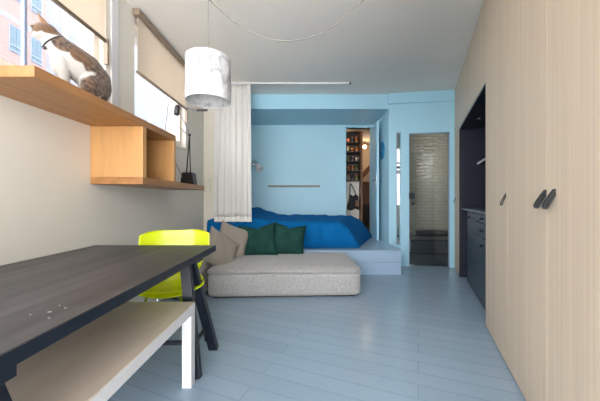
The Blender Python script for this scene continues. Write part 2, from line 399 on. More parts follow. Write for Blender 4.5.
obj('bag_body', bm, 'bag', bg, True)
bm = bmesh.new(); tube(bm, curve_pts([(1.13, 5.99, 1.1), (1.03, 5.99, 1.32), (.97, 6.0, 1.42), (.96, 5.98, 1.25), (.95, 5.97, 1.1)]), .010, 8); obj('strap', bm, 'bag', bg, True)
obj('flap', box(1.07, 1.15, 5.925, 5.95, .93, 1.06, bev=.008), 'bagb', bg)
t = thing('storage_cabinet', 'brown wooden cabinet at the end of the passage past the shelves', 'cabinet', (1.75, 7.4, PZ))
obj('carcass', box(1.35, 1.77, 7.30, 7.58, PZ, 1.55, bev=.01), 'brownwood', t)
obj('door_panel', box(1.37, 1.75, 7.285, 7.30, .40, .95, bev=.004), 'shelfdark', t)
bm = bmesh.new(); beam(bm, (1.25, 7.2, 1.45), (1.80, 7.2, 2.05), .10, .16, (0, 1, 0)); struct('trim_14', bm, 'brownwood')
pl = thing('passage_lamp', 'small glowing bulb lamp in the passage behind the alcove doorway', 'lamp', (1.55, 7.1, 2.3))
bm = bmesh.new(); ell(bm, (1.51, 7.1, 2.42), (.05, .05, .05)); obj('bulb', bm, 'bulb', pl, True)
bm = bmesh.new(); tube(bm, [(1.51, 7.1, 2.47), (1.51, 7.1, 2.56)], .008); obj('stem', bm, 'shelfdark', pl)
# alcove door leaf, standing open
hg = Vector((DX1+.015, YK-.01)); en = Vector((1.275, 4.90)); dd = (en-hg); Ld = dd.length; dd.normalize(); nn = Vector((-dd.y, dd.x))
DM = Matrix(((dd.x, nn.x, 0, hg.x), (dd.y, nn.y, 0, hg.y), (0, 0, 1, 0), (0, 0, 0, 1)))
d2 = struct('door_2', box(0, Ld, -.02, .02, PZ+.01, 2.46, DM, .003), 'blue')
for sgn in (-1, 1):
    bm = bmesh.new()
    q = [DM @ Vector((Ld-.07, sgn*.02, 1.42)), DM @ Vector((Ld-.07, sgn*.055, 1.42)), DM @ Vector((Ld-.18, sgn*.055, 1.42))]
    tube(bm, q, .009); hd = obj('door_handle', bm, 'chrome', d2, True)
    bm = bmesh.new(); bx(bm, Ld-.095, Ld-.045, sgn*.02-.004, sgn*.02+.004, 1.30, 1.50, DM, .002); obj('lock_plate', bm, 'chrome', d2)
struct('trim_15', box(DX0-.03, DX0, YK-.012, YK+.12, PZ, DZ+.03), 'blue')
struct('trim_16', box(DX0-.03, DX1+.03, YK-.012, YK+.12, DZ, DZ+.03), 'blue')

# ledge and wall lamp in the alcove
l = tag(obj('wall_ledge', box((268-CX)/F*YK, (320-CX)/F*YK, YK-.05, YK, 1.325, 1.36, bev=.004), 'ledge'), 'thin grey wooden ledge on the blue alcove wall above the bed', 'shelf')
rl = thing('reading_lamp', 'small chrome reading lamp with white shade on the alcove wall by the curtain', 'lamp', (-1.0, YK, 1.65))
bm = bmesh.new(); lathe(bm, [(.045, 0), (.045, .02), (.02, .03)], (-1.03, YK, 1.78), 20, (0, -1, 0)); obj('wall_plate', bm, 'chrome', rl, True)
bm = bmesh.new(); tube(bm, curve_pts([(-1.03, YK-.02, 1.78), (-1.01, YK-.12, 1.84), (-.93, YK-.17, 1.80), (-.90, YK-.18, 1.72)]), .009); obj('arm', bm, 'chrome', rl, True)
bm = bmesh.new(); lathe(bm, [(.03, -.03), (.045, 0), (.075, .11), (.07, .11), (.035, .01)], (-.92, YK-.18, 1.73), 20, (.6, -.3, -.8)); obj('lamp_shade', bm, 'white', rl, True)

# ------------------------------------------------------------------ tall cupboards
def strap(parent, u, z, big=True):
    bm = bmesh.new(); w = .02 if big else .008; L = .036 if big else .03
    pts = curve_pts([RM @ Vector((u, 0, z+.034)), RM @ Vector((u, -L*.5, z+.004)), RM @ Vector((u, -L, z-.030)),
                     RM @ Vector((u, -L+.005, z-.044)), RM @ Vector((u, -L*.5+.004, z-.007)), RM @ Vector((u, 0, z+.019))], 5)
    for a, b in zip(pts, pts[1:]):
        beam(bm, a, b+(b-a)*.1, w if big else .007, .009 if big else .006, up=Vector((CW, -SW, 0)))
    obj('strap_handle', bm, 'leather', parent, False)
    
def cup(Y0, Y1, z0, z1, label, handle=None, cat='cupboard', big=True, name='wardrobe_unit', grp='pale wood cupboards along the right wall'):
    u0, u1 = U(Y0), U(Y1)
    c = RM @ Vector(((u0+u1)/2, .3, 0)); c.z = z0
    t = thing(name, label, cat, c, grp)
    z1 = min(z1, CZ-.003); obj('carcass', rbox(u0+.001, u1-.001, .024, .60, z0+.001, z1), 'oakwall', t)
    if z0 < .2:
        zz = .012
    else: zz = z0
    d = obj('door', rbox(u0+.0012, u1-.0012, 0, .022, zz, z1-.002, .0012), 'oakwall', t)
    if handle is not None: strap(d, U(handle), 1.08, big)
    return t
cup(.10, .62, 0, CZ, 'pale wood wardrobe nearest the camera, mostly out of the picture')
cup(.62, 1.237, 0, CZ, 'tall pale wood wardrobe with the right one of the paired black strap handles', 1.165)
cup(1.237, 1.79, 0, CZ, 'tall pale wood wardrobe with the left one of the paired black strap handles', 1.25)
cup(1.79, 2.367, 0, CZ, 'tall pale wood wardrobe with a single small handle, beside the kitchen niche', 1.815, big=False)
cup(2.367, 3.92, 2.07, CZ, 'pale wood cupboard over the dark kitchen niche', name='wall_cabinet')
cup(3.92, 4.40, 0, CZ, 'narrow pale wood cupboard between kitchen niche and glass door wall', 4.24, big=False)
# kitchen niche
ku0, ku1 = U(2.367), U(3.92)
nb = thing('niche_lining', 'dark panelled lining of the kitchen niche between the pale cupboards', 'panelling', RM @ Vector(((ku0+ku1)/2, .3, 0)))
obj('back_panel', rbox(ku0, ku1, .30, .32, .96, 2.068), 'kdark', nb)
obj('side_panel', rbox(ku1-.012, ku1-.001, .002, .60, 0, 2.068), 'kdark', nb)
obj('side_panel', rbox(ku0+.001, ku0+.012, .002, .60, 0, 2.068), 'kdark', nb)
tp = obj('top_panel', rbox(ku0+.012, ku1-.012, .002, .32, 2.05, 2.068), 'tiled', nb)
for i, uu in enumerate((.35, .75, 1.15)):
    bm = bmesh.new(); c = RM @ Vector((ku0+uu, .16, 2.043)); lathe(bm, [(.03, 0), (.03, .007)], c, 16); sp_ = obj('spotlight', bm, 'chrome', tp, True)
tag(obj('worktop', rbox(ku0+.013, ku1-.013, .03, .30, .935, .965, .004), 'kcount'), 'slate grey kitchen worktop running the length of the niche', 'worktop')
def knob(parent, u, z, v=.056):
    bm = bmesh.new(); lathe(bm, [(.007, 0), (.007, .015), (.015, .02), (.015, .028), (.008, .032)], RM @ Vector((u, v, z)), 14, (-CW, SW, 0)); obj('knob', bm, 'black', parent, True)
kb = thing('base_cabinet', 'navy kitchen base cabinet with one door, farther from the camera', 'cabinet', RM @ Vector((U(3.35), .3, 0)), 'navy kitchen base cabinets')
obj('carcass', rbox(U(3.08), U(3.62), .078, .299, .06, .934), 'kitchen', kb)
obj('plinth', rbox(U(3.08), U(3.62), .10, .28, 0, .06), 'black', kb)
d = obj('door', rbox(U(3.08)+.003, U(3.62)-.003, .056, .076, .03, .925, .002), 'kitchen', kb); knob(d, U(3.42), .86)
kb = thing('base_cabinet', 'navy kitchen drawer cabinet beside the tall pale cupboards', 'cabinet', RM @ Vector((U(2.7), .3, 0)), 'navy kitchen base cabinets')
obj('carcass', rbox(ku0+.013, U(3.08)-.002, .078, .299, .06, .934), 'kitchen', kb)
obj('plinth', rbox(ku0+.013, U(3.08)-.002, .10, .28, 0, .06), 'black', kb)
for z0, z1 in ((.845, .925), (.70, .838), (.03, .693)):
    d = obj('drawer' if z1 > .69 and z0 > .1 else 'door', rbox(ku0+.015, U(3.08)-.003, .056, .076, z0, z1, .002), 'kitchen', kb)
    knob(d, U(2.74), (z0+z1)/2 if z0 > .1 else z1-.07)
t = thing('niche_shelf', 'light grey shelf high inside the dark kitchen niche', 'shelf', RM @ Vector((U(2.75), .2, 1.47)))
obj('board', rbox(ku0+.014, U(3.17), .09, .299, 1.465, 1.485, .003), 'dusk', t)
obj('edge_lip', rbox(ku0+.014, U(3.17), .084, .09, 1.465, 1.487), 'greysh', t)

# ------------------------------------------------------------------ shelf with box
XF = -1.17
sf = thing('wall_shelf', 'honey oak stepped wall shelf with a square open box under the window', 'shelf', (-1.345, 2.2, 1.185))
obj('upper_board', box(XL+.001, XF, 1.21, 2.54, 1.603, 1.653, bev=.0015), 'oak', sf)
obj('lower_board', box(XL+.001, XF, 2.02, 3.25, 1.185, 1.235, bev=.0015), 'oak', sf)
obj('side_panel', box(XL+.001, XF-.0005, 2.02, 2.068, 1.2355, 1.6025, bev=.0015), 'oakside', sf)
obj('side_panel', box(XL+.001, XF-.0005, 2.495, 2.54, 1.2355, 1.6025, bev=.0015), 'oakside', sf)
obj('back_panel', box(XL+.001, XL+.012, 2.068, 2.495, 1.2355, 1.6025), 'oakside', sf)

# desk lamp on the lower board
dl = thing('desk_lamp', 'slim black and silver desk lamp standing on the end of the lower shelf board', 'lamp', (-1.29, 3.12, 1.235))
bm = bmesh.new()
prism(bm, [(-.075, 0), (.075, 0), (.055, .135), (-.055, .135)], -.055, .055, lambda a, b, h: Vector((-1.285+a, 3.10+h, 1.2355+b)))
bmesh.ops.bevel(bm, geom=bm.edges[:], offset=.004, segments=2, affect='EDGES'); obj('base', bm, 'black', dl)
jn = P(189.5, 135, 3.08); hd_ = P(177.5, 113, 3.02)
bm = bmesh.new(); tube(bm, [P(186.5, 174, 3.10), P(188, 155, 3.09), jn], .007, 8); tube(bm, [P(190.5, 174, 3.10), P(190, 155, 3.09), jn], .006, 8); obj('lower_arm', bm, 'black', dl, True)
bm = bmesh.new(); tube(bm, [jn+Vector((0, 0, .006)), hd_+Vector((.02, 0, .02))], .006, 8); tube(bm, [jn+Vector((-.01, 0, -.01)), P(178, 126, 3.03), hd_+Vector((-.005, 0, -.03))], .006, 8); obj('upper_arm', bm, 'greysh', dl, True)
bm = bmesh.new(); ell(bm, jn, (.016, .016, .016), n=10); obj('joint', bm, 'black', dl, True)
bm = bmesh.new(); lathe(bm, [(.02, -.06), (.032, -.04), (.03, .03), (.018, .055)], P(177, 110, 3.02), 14, (.15, 0, 1)); obj('head_block', bm, 'dusk', dl, True)
bm = bmesh.new(); tube(bm, curve_pts([P(179, 106, 3.02), P(190, 109, 2.95), P(198, 110.5, 2.9)]), .005, 8); tube(bm, [P(197, 110.2, 2.9), P(207, 110.2, 2.85)], .012, 10); obj('light_head', bm, 'dusk', dl, True)
bm = bmesh.new(); tube(bm, curve_pts([P(177, 106, 3.02), P(171.5, 101, 3.0), P(168.5, 105, 2.95), P(166.5, 118, 2.85), P(165.5, 130, 2.75), P(166, 142, 2.70), P(184, 180, 3.08)]), .004, 6); obj('cable', bm, 'wire', dl, True)
# wall phone on the pier
t = thing('wall_phone', 'cream entry phone handset on the white corner pier beside the shelf end', 'phone', (XL+.09, 4.24, 1.2))
q = P(208.3, 185, 4.26)
obj('body', box(q.x-.045, q.x+.03, 4.235, 4.279, q.z-.10, q.z+.10, bev=.008), 'ivory', t)
obj('handset', box(q.x-.022, q.x+.012, 4.205, 4.236, q.z-.11, q.z+.12, bev=.012), 'ivory', t)
bm = bmesh.new(); tube(bm, curve_pts([(q.x, 4.25, q.z-.10), (q.x+.01, 4.24, q.z-.18), (q.x-.01, 4.25, q.z-.25), (q.x, 4.26, q.z-.12)]), .004, 6); obj('cord', bm, 'ivory', t, True)

# ------------------------------------------------------------------ table
TX0, TX1, TY0, TY1, TZ = -1.485, -.63, .25, 1.985, .75
tb = thing('tabletop', 'dark stained wooden tabletop with a blue-black edge along the left wall', 'table', (-1.05, 1.1, .705))
bm = box(TX0, TX1, TY0, TY1, TZ-.040, TZ-.004, bev=.001); obj('edge_band', bm, 'navy', tb)
obj('top_surface', box(TX0+.001, TX1-.001, TY0+.001, TY1-.001, TZ-.0039, TZ), 'tabletop', tb)
for (x, y, a, b, h) in ((0, 0, .014, .004, .3), (.02, .03, .010, .003, .5), (-.035, -.02, .006, .002, .4), (-.015, .05, .004, .003, .2), (.035, -.04, .007, .002, .4)):
    bm = bmesh.new(); ell(bm, (-.73+x, .80+y, TZ+.0002), (a*.4, b*.4, .0005), Matrix.Rotation(h, 3, 'Z'), 8); obj('paint_fleck', bm, 'white', tb)
def trestle(yc, label, mx=-1.085):
    t = thing('trestle', label, 'trestle', (mx, yc, 0), 'blue-black trestles under the tabletop')
    hx = .36
    obj('top_rail', box(mx-hx-.02, mx+hx+.04, yc-.045, yc+.045, .665, .709, bev=.003), 'navy', t)
    for sx in (-1, 1):
        for sy in (-1, 1):
            bm = bmesh.new()
            beam(bm, (mx+sx*(hx-.05), yc+sy*.03, .69), (mx+sx*(hx+.07), yc+sy*.165, 0.0), .045, .062, up=(sx*1.0, 0, .15), bev=.002)
            for v in bm.verts: v.co.z = max(v.co.z, .001)
            obj('leg', bm, 'navy', t)
        bm = bmesh.new(); beam(bm, (mx+sx*(hx+.035), yc-.135, .175), (mx+sx*(hx+.035), yc+.135, .175), .022, .022); obj('side_brace', bm, 'navy', t)
    bm = bmesh.new(); beam(bm, (mx-hx-.035, yc-.10, .18), (mx+hx+.03, yc-.10, .18), .022, .022); obj('stretcher', bm, 'navy', t)
trestle(1.845, 'blue-black wooden trestle under the far end of the table, beside the bench leg')
trestle(.60, 'blue-black wooden trestle under the near end of the table', -1.062)

# bench
bt = thing('bench', 'white bench with pale plywood top tucked under the dark table', 'bench', (-.85, 1.0, 0))
bz = .473; bX0, bX1 = -1.22, -.645; bY0, bY1 = .80, 1.643
obj('frame', box(bX0, bX1, bY0, bY1, bz-.058, bz-.0065, bev=.002), 'white', bt)
obj('seat_top', box(bX0+.001, bX1-.001, bY0+.001, bY1-.001, bz-.006, bz), 'benchtop', bt)
for x in (bX0, bX1-.055):
    for y in (bY0, bY1-.055): obj('leg', box(x+.001, x+.055, y, y+.054, 0, bz-.059, bev=.002), 'white', bt)

# lime chair
ch = thing('shell_chair', 'glossy lime green plastic shell chair at the far end of the dark table', 'chair', (-.98, 2.05, 0))
prof = curve_pts([(1.80, .435), (1.835, .455), (1.95, .442), (2.06, .435), (2.15, .46), (2.205, .55), (2.24, .68), (2.275, .78), (2.29, .832)], 6)
ca, sa = math.cos(R0 := math.radians(18)), math.sin(R0)
bm = bmesh.new(); n = len(prof)-1; rows_ = []; K = 22
for i, p in enumerate(prof):
    t_ = i/n
    hw = .225-.065*max(0, min(1, (t_-.25)/.3))+.095*max(0, min(1, (t_-.56)/.22))
    e = 1.0
    if t_ < .12: e = .80+.20*math.sqrt(1-(1-t_/.12)**2)
    if t_ > .88: e = .84+.16*math.sqrt(max(0, 1-((t_-.88)/.12)**2.2))
    hw *= e; row = []
    for k in range(K+1):
        s = -1+2*k/K
        x = s*hw
        lift = .055*abs(s)**2.5
        yy = p.x; zz = p.y
        if t_ < .45: zz += lift*(1-.2*t_)
        else: yy -= lift*1.3
        if .3 < t_ < .6: zz += lift*.3
        if t_ > .90: zz -= (t_-.90)*10*(.030*abs(s)**4+.006*math.cos(s*PI))
        lx, ly = x, yy-2.05
        row.append(bm.verts.new(Vector((-.968+lx*ca-ly*sa, 2.05+lx*sa+ly*ca, zz))))
    rows_.append(row)
for a, b in zip(rows_, rows_[1:]):
    for k in range(K): bm.faces.new((a[k], a[k+1], b[k+1], b[k]))
so = obj('seat_shell', bm, 'lime', ch, True)
md = so.modifiers.new('solid', 'SOLIDIFY'); md.thickness = .010; md.offset = 0
md = so.modifiers.new('sub', 'SUBSURF'); md.levels = 1; md.render_levels = 1
for (lx, ly, ax, ay) in ((.10, -.10, -.68, 1.80), (-.12, -.10, -1.13, 1.80), (.13, .06, -.752, 2.13), (-.12, .06, -1.20, 2.19)):
    bm = bmesh.new(); tube(bm, [(-.96+lx, 2.02+ly, .425), (ax, ay, .01)], .010, 10); lg = obj('leg', bm, 'chrome', ch, True)
    bm = bmesh.new(); tube(bm, [(ax, ay, 0), (ax, ay, .018)], .013, 10); obj('foot', bm, 'black', lg, True)

# ------------------------------------------------------------------ soft things
def cubegrid(cuts):
    bm = bmesh.new(); bmesh.ops.create_cube(bm, size=2); bmesh.ops.subdivide_edges(bm, edges=bm.edges[:], cuts=cuts, use_grid_fill=True); return bm
def soften(v, k): # superellipsoid rounding of cube point
    x, y, z = v
    return x, y, z
def sofa_module(x0, x1, y0, y1, z1, label, ang=0, cush=True):
    cx, cy = (x0+x1)/2, (y0+y1)/2
    t = thing('sofa_module', label, 'sofa', (cx, cy, 0), 'low grey fabric sofa modules')
    R = Matrix.Rotation(ang, 4, 'Z')
    def blk(z0, z1, nm, puff, inset):
        bm = cubegrid(26); w, d_, h = (x1-x0)/2-inset, (y1-y0)/2-inset, (z1-z0)/2
        for v in bm.verts:
            x, y, z = v.co
            rr = min(.045, h*.95)
            # rounded box
            px, py, pz = x*w, y*d_, z*h
            qx, qy, qz = max(-(w-rr), min(w-rr, px)), max(-(d_-rr), min(d_-rr, py)), max(-(h-rr), min(h-rr, pz))
            dl_ = Vector((px-qx, py-qy, pz-qz))
            if dl_.length > 1e-6: dl_ = dl_.normalized()*min(rr, dl_.length)
            p = Vector((qx, qy, qz))+dl_
            edge = (1-abs(x)**4)*(1-abs(y)**4)
            nz = noise.noise(Vector((p.x*4+cx, p.y*4, p.z*4+z0*9)))
            if z > .2: p.z += puff*edge*z+nz*.005
            if abs(y) > .9 : p.y += math.copysign(.008*(1-z*z)*(1-abs(x)**6), y)+nz*.004
            v.co = R @ p+Vector((cx, cy, (z0+z1)/2))
        obj(nm, bm, 'sofa', t, True)
    blk(.015, z1-.05, 'base_block', 0, .004)
    blk(z1-.065, z1, 'seat_cushion', .028, 0)
    bm = bmesh.new(); ww, dd_ = (x1-x0)/2, (y1-y0)/2
    tube(bm, [R @ Vector(p)+Vector((cx, cy, z1-.02)) for p in ((-ww+.02, -dd_-.002, 0), (ww-.02, -dd_-.002, 0))], .005, 8); obj('piping', bm, 'sofa', t, True)
    obj('foot_rail', box(-ww+.06, ww-.06, -dd_+.05, dd_-.05, 0, .03, Matrix.Translation((cx, cy, 0)) @ R), 'black', t)
sofa_module(-1.075, .605, 3.04, 3.965, .325, 'long light grey fabric sofa module carrying the cushions, against the platform', math.radians(2.2))
sofa_module(-1.50, -1.11, 2.98, 3.93, .325, 'short light grey sofa module against the left wall behind the lime chair')

def pillow(name, c, w, h, th, yaw, pitch, roll, m, label, group, notch=.0):
    bm = bmesh.new(); n = 24; g = {}
    R = Euler((pitch, roll, yaw), 'XYZ').to_matrix()
    for side in (1, -1):
        for i in range(n+1):
            for j in range(n+1):
                u, v = -1+2*i/n, -1+2*j/n
                if side == -1 and (i in (0, n) or j in (0, n)): g[(-1, i, j)] = g[(1, i, j)]; continue
                px = u*w/2*(1-.10*(1-v*v)*abs(u)**3); pz = v*h/2*(1-.10*(1-u*u)*abs(v)**3)
                d_ = th/2*((1-u**4)*(1-v**4))**.62
                d_ *= 1-.08*math.sin(7*u+3*v)*.5
                d_ += .004*noise.noise(Vector((u*3, v*3, side*2+c[0]*7)))*((1-u*u)*(1-v*v))
                pz -= notch*(1-abs(u))**2*max(0, v)
                g[(side, i, j)] = bm.verts.new(Vector(c)+R @ Vector((px, -side*d_, pz)))
        
    for side in (1, -1):
        for i in range(n):
            for j in range(n):
                q = [g[(side, i, j)], g[(side, i+1, j)], g[(side, i+1, j+1)], g[(side, i, j+1)]]
                bm.faces.new(q if side == 1 else q[::-1])
    o = tag(obj(name, bm, m, smooth=True), label, 'cushion', group)
    bm = bmesh.new(); ring = [(-1, -1), (0, -1), (1, -1), (1, 0), (1, 1), (0, 1), (-1, 1), (-1, 0), (-1, -1)]; pts = []
    for (a, b), (a2, b2) in zip(ring, ring[1:]):
        for k in range(6):
            u, v = a+(a2-a)*k/6, b+(b2-b)*k/6
            px = u*w/2*(1-.10*(1-v*v)*abs(u)**3); pz = v*h/2*(1-.10*(1-u*u)*abs(v)**3)-notch*(1-abs(u))**2*max(0, v)
            pts.append(Vector(c)+R @ Vector((px, 0, pz)))
    pts.append(pts[0]); tube(bm, pts, .0035, 6); obj('seam_piping', bm, m, o, True)
    return o
G = 'cushions on the grey sofa'
rd = math.radians
pillow('cushion', (-.63, 3.73, .535), .52, .44, .15, rd(-3), rd(-16), rd(-6), 'green', 'larger dark green velvet cushion, left of the two green ones', G, .05)
pillow('cushion', (-.22, 3.80, .535), .45, .43, .14, rd(6), rd(-18), rd(7), 'green', 'dark green velvet cushion, right of the two green ones, leaning on the bed', G, .045)
pillow('cushion', (-.93, 3.60, .54), .42, .42, .15, rd(28), rd(-16), rd(22), 'taupe', 'taupe linen cushion standing behind the other taupe one', G)
pillow('cushion', (-1.0, 3.30, .47), .45, .43, .16, rd(40), rd(-24), rd(36), 'taupe', 'taupe linen cushion slumped in front, nearest the table', G)

# bed: mattress and coverlet
bd = thing('bed', 'bed on the platform wrapped in a cobalt blue coverlet', 'bed', (-.2, 4.85, PZ))
obj('mattress', box(-1.44, .62, 4.30, 5.42, PZ+.001, .62, bev=.03), 'mattress', bd)
bm = bmesh.new(); NX, NY = 110, 70; x0, x1, y0, y1 = -1.47, 1.0, 4.20, 5.52; rows_ = []
for j in range(NY+1):
    row = []
    for i in range(NX+1):
        a, b = i/NX, j/NY
        x = x0+(x1-x0)*a; y = y0+(y1-y0)*b
        # far right corner trails out, near right corner is drawn in
        rx = 1.0 if a < .75 else 1
        xr = (.80+.52*b)                          # right end depends on depth
        x = x0+(xr-x0)*(a**.93)
        front = min(1, (y-y0)/.05+.0)
        fr = math.sqrt(max(0, 1-(1-front)**2))
        e = max(0, min(1, (xr-x)/(.36+.10*b)))
        en_ = (1-(1-e)**2.0)
        back = min(1, (y1-y)/.03)
        hgt = .40+.17*math.exp(-((x+1.05)/.42)**2)*(.4+.6*b)+.012*noise.noise(Vector((x*3, y*3, 1)))+.02*math.exp(-((x-.1)/.5)**2)*b
        hgt += -.03*(1-b)
        f = .006*math.sin(x*23+3*noise.noise(Vector((x*2, y*2, 5))))
        z = PZ+.004+hgt*min(fr, 1)*en_*(back if back < 1 else 1)
        z += .022*noise.noise(Vector((x*7+y*4, y*9-x*3, 2)))*en_*fr
        yy = y+(f*2.2*(1-min(1, (y-y0)/.25)) if j < NY//3 else 0)
        if j == 0: yy -= .012+f
        row.append(bm.verts.new((x, yy, max(PZ+.003, z))))
    rows_.append(row)
for a, b in zip(rows_, rows_[1:]):
    for k in range(NX): bm.faces.new((a[k], a[k+1], b[k+1], b[k]))
o = obj('coverlet', bm, 'duvet', bd, True); md = o.modifiers.new('s', 'SOLIDIFY'); md.thickness = .012; md.offset = -1

# curtain on its rail
rail = tag(obj('curtain_rail', box((231-CX)/F*4.12, (349-CX)/F*4.12, 4.105, 4.135, 2.772, 2.799, bev=.003), 'white'), 'long white ceiling rail in front of the blue beam', 'rail')
obj('end_cap', box((349-CX)/F*4.12, (351-CX)/F*4.12, 4.108, 4.132, 2.775, 2.797), 'black', rail)
cu = thing('curtain', 'white linen curtain hanging beside the alcove at the left wall', 'curtain', (-1.05, 4.12, .74))
def sheet(x0, x1, z0, z1, amp, nf, name, m, ph=0, yo=0, flare=.0):
    bm = bmesh.new(); nx, nz_ = 160, 24; rs = []
    for j in range(nz_+1):
        z = z1+(z0-z1)*j/nz_; r = []
        for i in range(nx+1):
            a = i/nx; k = j/nz_
            x = x0+(x1-x0)*a + flare*k*(a-.5)
            A_ = amp*(.7+.5*k)
            y = 4.12+yo+A_*math.sin(2*PI*nf*a+ph+.6*math.sin(3*a+ph))+A_*.35*math.sin(2*PI*nf*2.3*a+1+k*.6)
            r.append(bm.verts.new((x, y, z)))
        rs.append(r)
    for a, b in zip(rs, rs[1:]):
        for k in range(nx): bm.faces.new((a[k], a[k+1], b[k+1], b[k]))
    o = obj(name, bm, m, cu, True); md = o.modifiers.new('s', 'SOLIDIFY'); md.thickness = .003
sheet(-1.33, -.80, .82, 2.77, .020, 5, 'cloth', 'curtain', flare=.03)
sheet(-1.34, -.785, .75, .825, .026, 5, 'hem', 'curtain2', flare=0)

# ------------------------------------------------------------------ pendant lamp
pn = thing('pendant_lamp', 'white crumpled paper drum lampshade hanging over the table on a grey cable', 'lamp', (-.69, 2.0, 1.77))
pc = Vector((-.69, 2.0, 0)); pr = .152; z0, z1 = 1.775, 2.075
bm = bmesh.new(); n = 96; m_ = 36; rs = []
for j in range(m_+1):
    z = z0+(z1-z0)*j/m_
    rs.append([bm.verts.new((pc.x+(pr+.006*noise.turbulence(Vector((math.cos(2*PI*k/n)*2.2, math.sin(2*PI*k/n)*2.2, z*9)), 3, True))*math.cos(2*PI*k/n),
               pc.y+(pr+.006*noise.turbulence(Vector((math.cos(2*PI*k/n)*2.2, math.sin(2*PI*k/n)*2.2, z*9)), 3, True))*math.sin(2*PI*k/n), z)) for k in range(n)])
for a, b in zip(rs, rs[1:]):
    for k in range(n): bm.faces.new((a[k], a[(k+1) % n], b[(k+1) % n], b[k]))
o = obj('lamp_shade', bm, 'shade', pn, True); md = o.modifiers.new('s', 'SOLIDIFY'); md.thickness = .002
for z in (z0, z1):
    bm = bmesh.new(); tube(bm, [(pc.x+pr*math.cos(2*PI*k/48), pc.y+pr*math.sin(2*PI*k/48), z) for k in range(49)], .004, 6, False); obj('ring', bm, 'white', pn, True)
bm = bmesh.new()
for k in range(3):
    a = 2*PI*k/3; tube(bm, [(pc.x, pc.y, z1-.03), (pc.x+pr*math.cos(a), pc.y+pr*math.sin(a), z1)], .002, 6)
obj('spider', bm, 'white', pn)
bm = bmesh.new(); lathe(bm, [(.018, z1-.10), (.022, z1-.08), (.022, z1-.02), (.008, z1)], (pc.x, pc.y, 0), 16); obj('socket', bm, 'white', pn, True)
bm = bmesh.new(); ell(bm, (pc.x, pc.y, z1-.14), (.03, .03, .045)); obj('bulb', bm, 'cream', pn, True)
bm = bmesh.new(); tube(bm, [(pc.x, pc.y, z1-.02), (pc.x, pc.y, 2.785)], .0035, 8)
pts = [(pc.x, 2.0, 2.785), (-.80, 2.0, 2.79)]
for k in range(41):
    a = -1+2*k/40; pts.append((-.13+a*.775, 2.0, 2.205+.585*a*a))
tube(bm, pts, .0045, 8); obj('cable', bm, 'wire', pn, True)
for x in (-.69, -.905, .645):
    bm = bmesh.new(); lathe(bm, [(.012, 0), (.012, .025)], (x, 2.0, 2.775), 12); obj('ceiling_hook', bm, 'white', pn, True)

# ------------------------------------------------------------------ cat
def catp(x, y, dX=0):
    k = (x-43)/(100-43); X = -1.40+.165*k+dX; Y = X*F/(x-CX); return P(x, y, Y)
bm = bmesh.new()
def chain(pts, rs, steps=7):
    for (a, ra), (b, rb) in zip(zip(pts, rs), list(zip(pts, rs))[1:]):
        for k in range(steps+1):
            t_ = k/steps; r = ra+(rb-ra)*t_
            ell(bm, Vector(a).lerp(Vector(b), t_), (r, r, r), n=12)
SZ = 1.654
lat = Vector((.69, -.73, 0)).normalized()*0.045     # towards the camera side
# trunk: neck - shoulders - loin - rump
hc = catp(46, 33)
tr = [catp(53, 40), catp(62, 51), catp(73, 60), catp(84, 69), catp(94, 80)]
chain(tr, [.053, .070, .083, .092, .086])
ell(bm, catp(95, 86), (.085, .085, .10))
ell(bm, catp(63, 62), (.055, .060, .095))
# haunches
for s in (1, -1):
    c = catp(92, 88)+lat*s; ell(bm, (c.x, c.y, SZ+.075), (.055, .075, .072))
    f0 = catp(84, 90)+lat*s*1.1; f1 = catp(72, 88)+lat*s*1.0
    chain([(f0.x, f0.y, SZ+.022), (f1.x, f1.y, SZ+.017)], [.022, .018], 5)
# forelegs
for s in (1, -1):
    a = catp(62, 62)+lat*s*.62; e_ = catp(66, 84)+lat*s*.62
    chain([a, Vector((a.x*.5+e_.x*.5, a.y*.5+e_.y*.5, SZ+.10)), Vector((e_.x, e_.y, SZ+.022))], [.038, .026, .019])
    fd = Vector((-.35, -.93, 0))
    c = Vector((e_.x, e_.y, SZ+.016))+fd*.018; ell(bm, c, (.019, .026, .0155), Matrix.Rotation(-.36, 3, 'Z'))
# head
hf = Vector((-.90, -.43, -.10)).normalized(); hr = hf.cross(Vector((0, 0, 1))).normalized(); hu = hr.cross(hf)
HR = Matrix((hr, hf, hu)).transposed()
def hp(a, b, c): return hc+HR @ Vector((a, b, c))      # right, forward, up
ell(bm, hc, (.053, .057, .050), HR)
ell(bm, hp(0, .036, -.015), (.027, .026, .021), HR); ell(bm, hp(.020, .020, -.016), (.024, .026, .022), HR); ell(bm, hp(-.020, .020, -.016), (.024, .026, .022), HR)
ell(bm, hp(0, .040, .004), (.012, .020, .012), HR)
chain([hc, catp(53, 41)], [.040, .050])
# tail wrapped round the haunch, lying on the shelf
tp_ = curve_pts([catp(101, 92)*1, ], 1) if False else None
ta = catp(103, 92); tl = [Vector((ta.x, ta.y, SZ+.03)), Vector((ta.x-.06, ta.y+.03, SZ+.02)), Vector((ta.x-.12, ta.y-.04, SZ+.016)), Vector((ta.x-.13, ta.y-.14, SZ+.015))]
tl = curve_pts(tl, 6); chain(tl, [.024-.010*k/len(tl) for k in range(len(tl))], 2)
tmpm = bpy.data.meshes.new('tmp'); bm.to_mesh(tmpm); bm.free()
tmp = bpy.data.objects.new('tmp', tmpm); C.objects.link(tmp)
r_ = tmp.modifiers.new('r', 'REMESH'); r_.mode = 'VOXEL'; r_.voxel_size = .0042
s_ = tmp.modifiers.new('s', 'SMOOTH'); s_.factor = .6; s_.iterations = 7
bpy.context.view_layer.update()
ev = tmp.evaluated_get(bpy.context.evaluated_depsgraph_get())
body = bpy.data.meshes.new_from_object(ev)
bpy.data.objects.remove(tmp, do_unlink=True)
base = Vector((-1.30, 1.66, SZ))
cols_ = body.color_attributes.new('coat', 'FLOAT_COLOR', 'POINT')
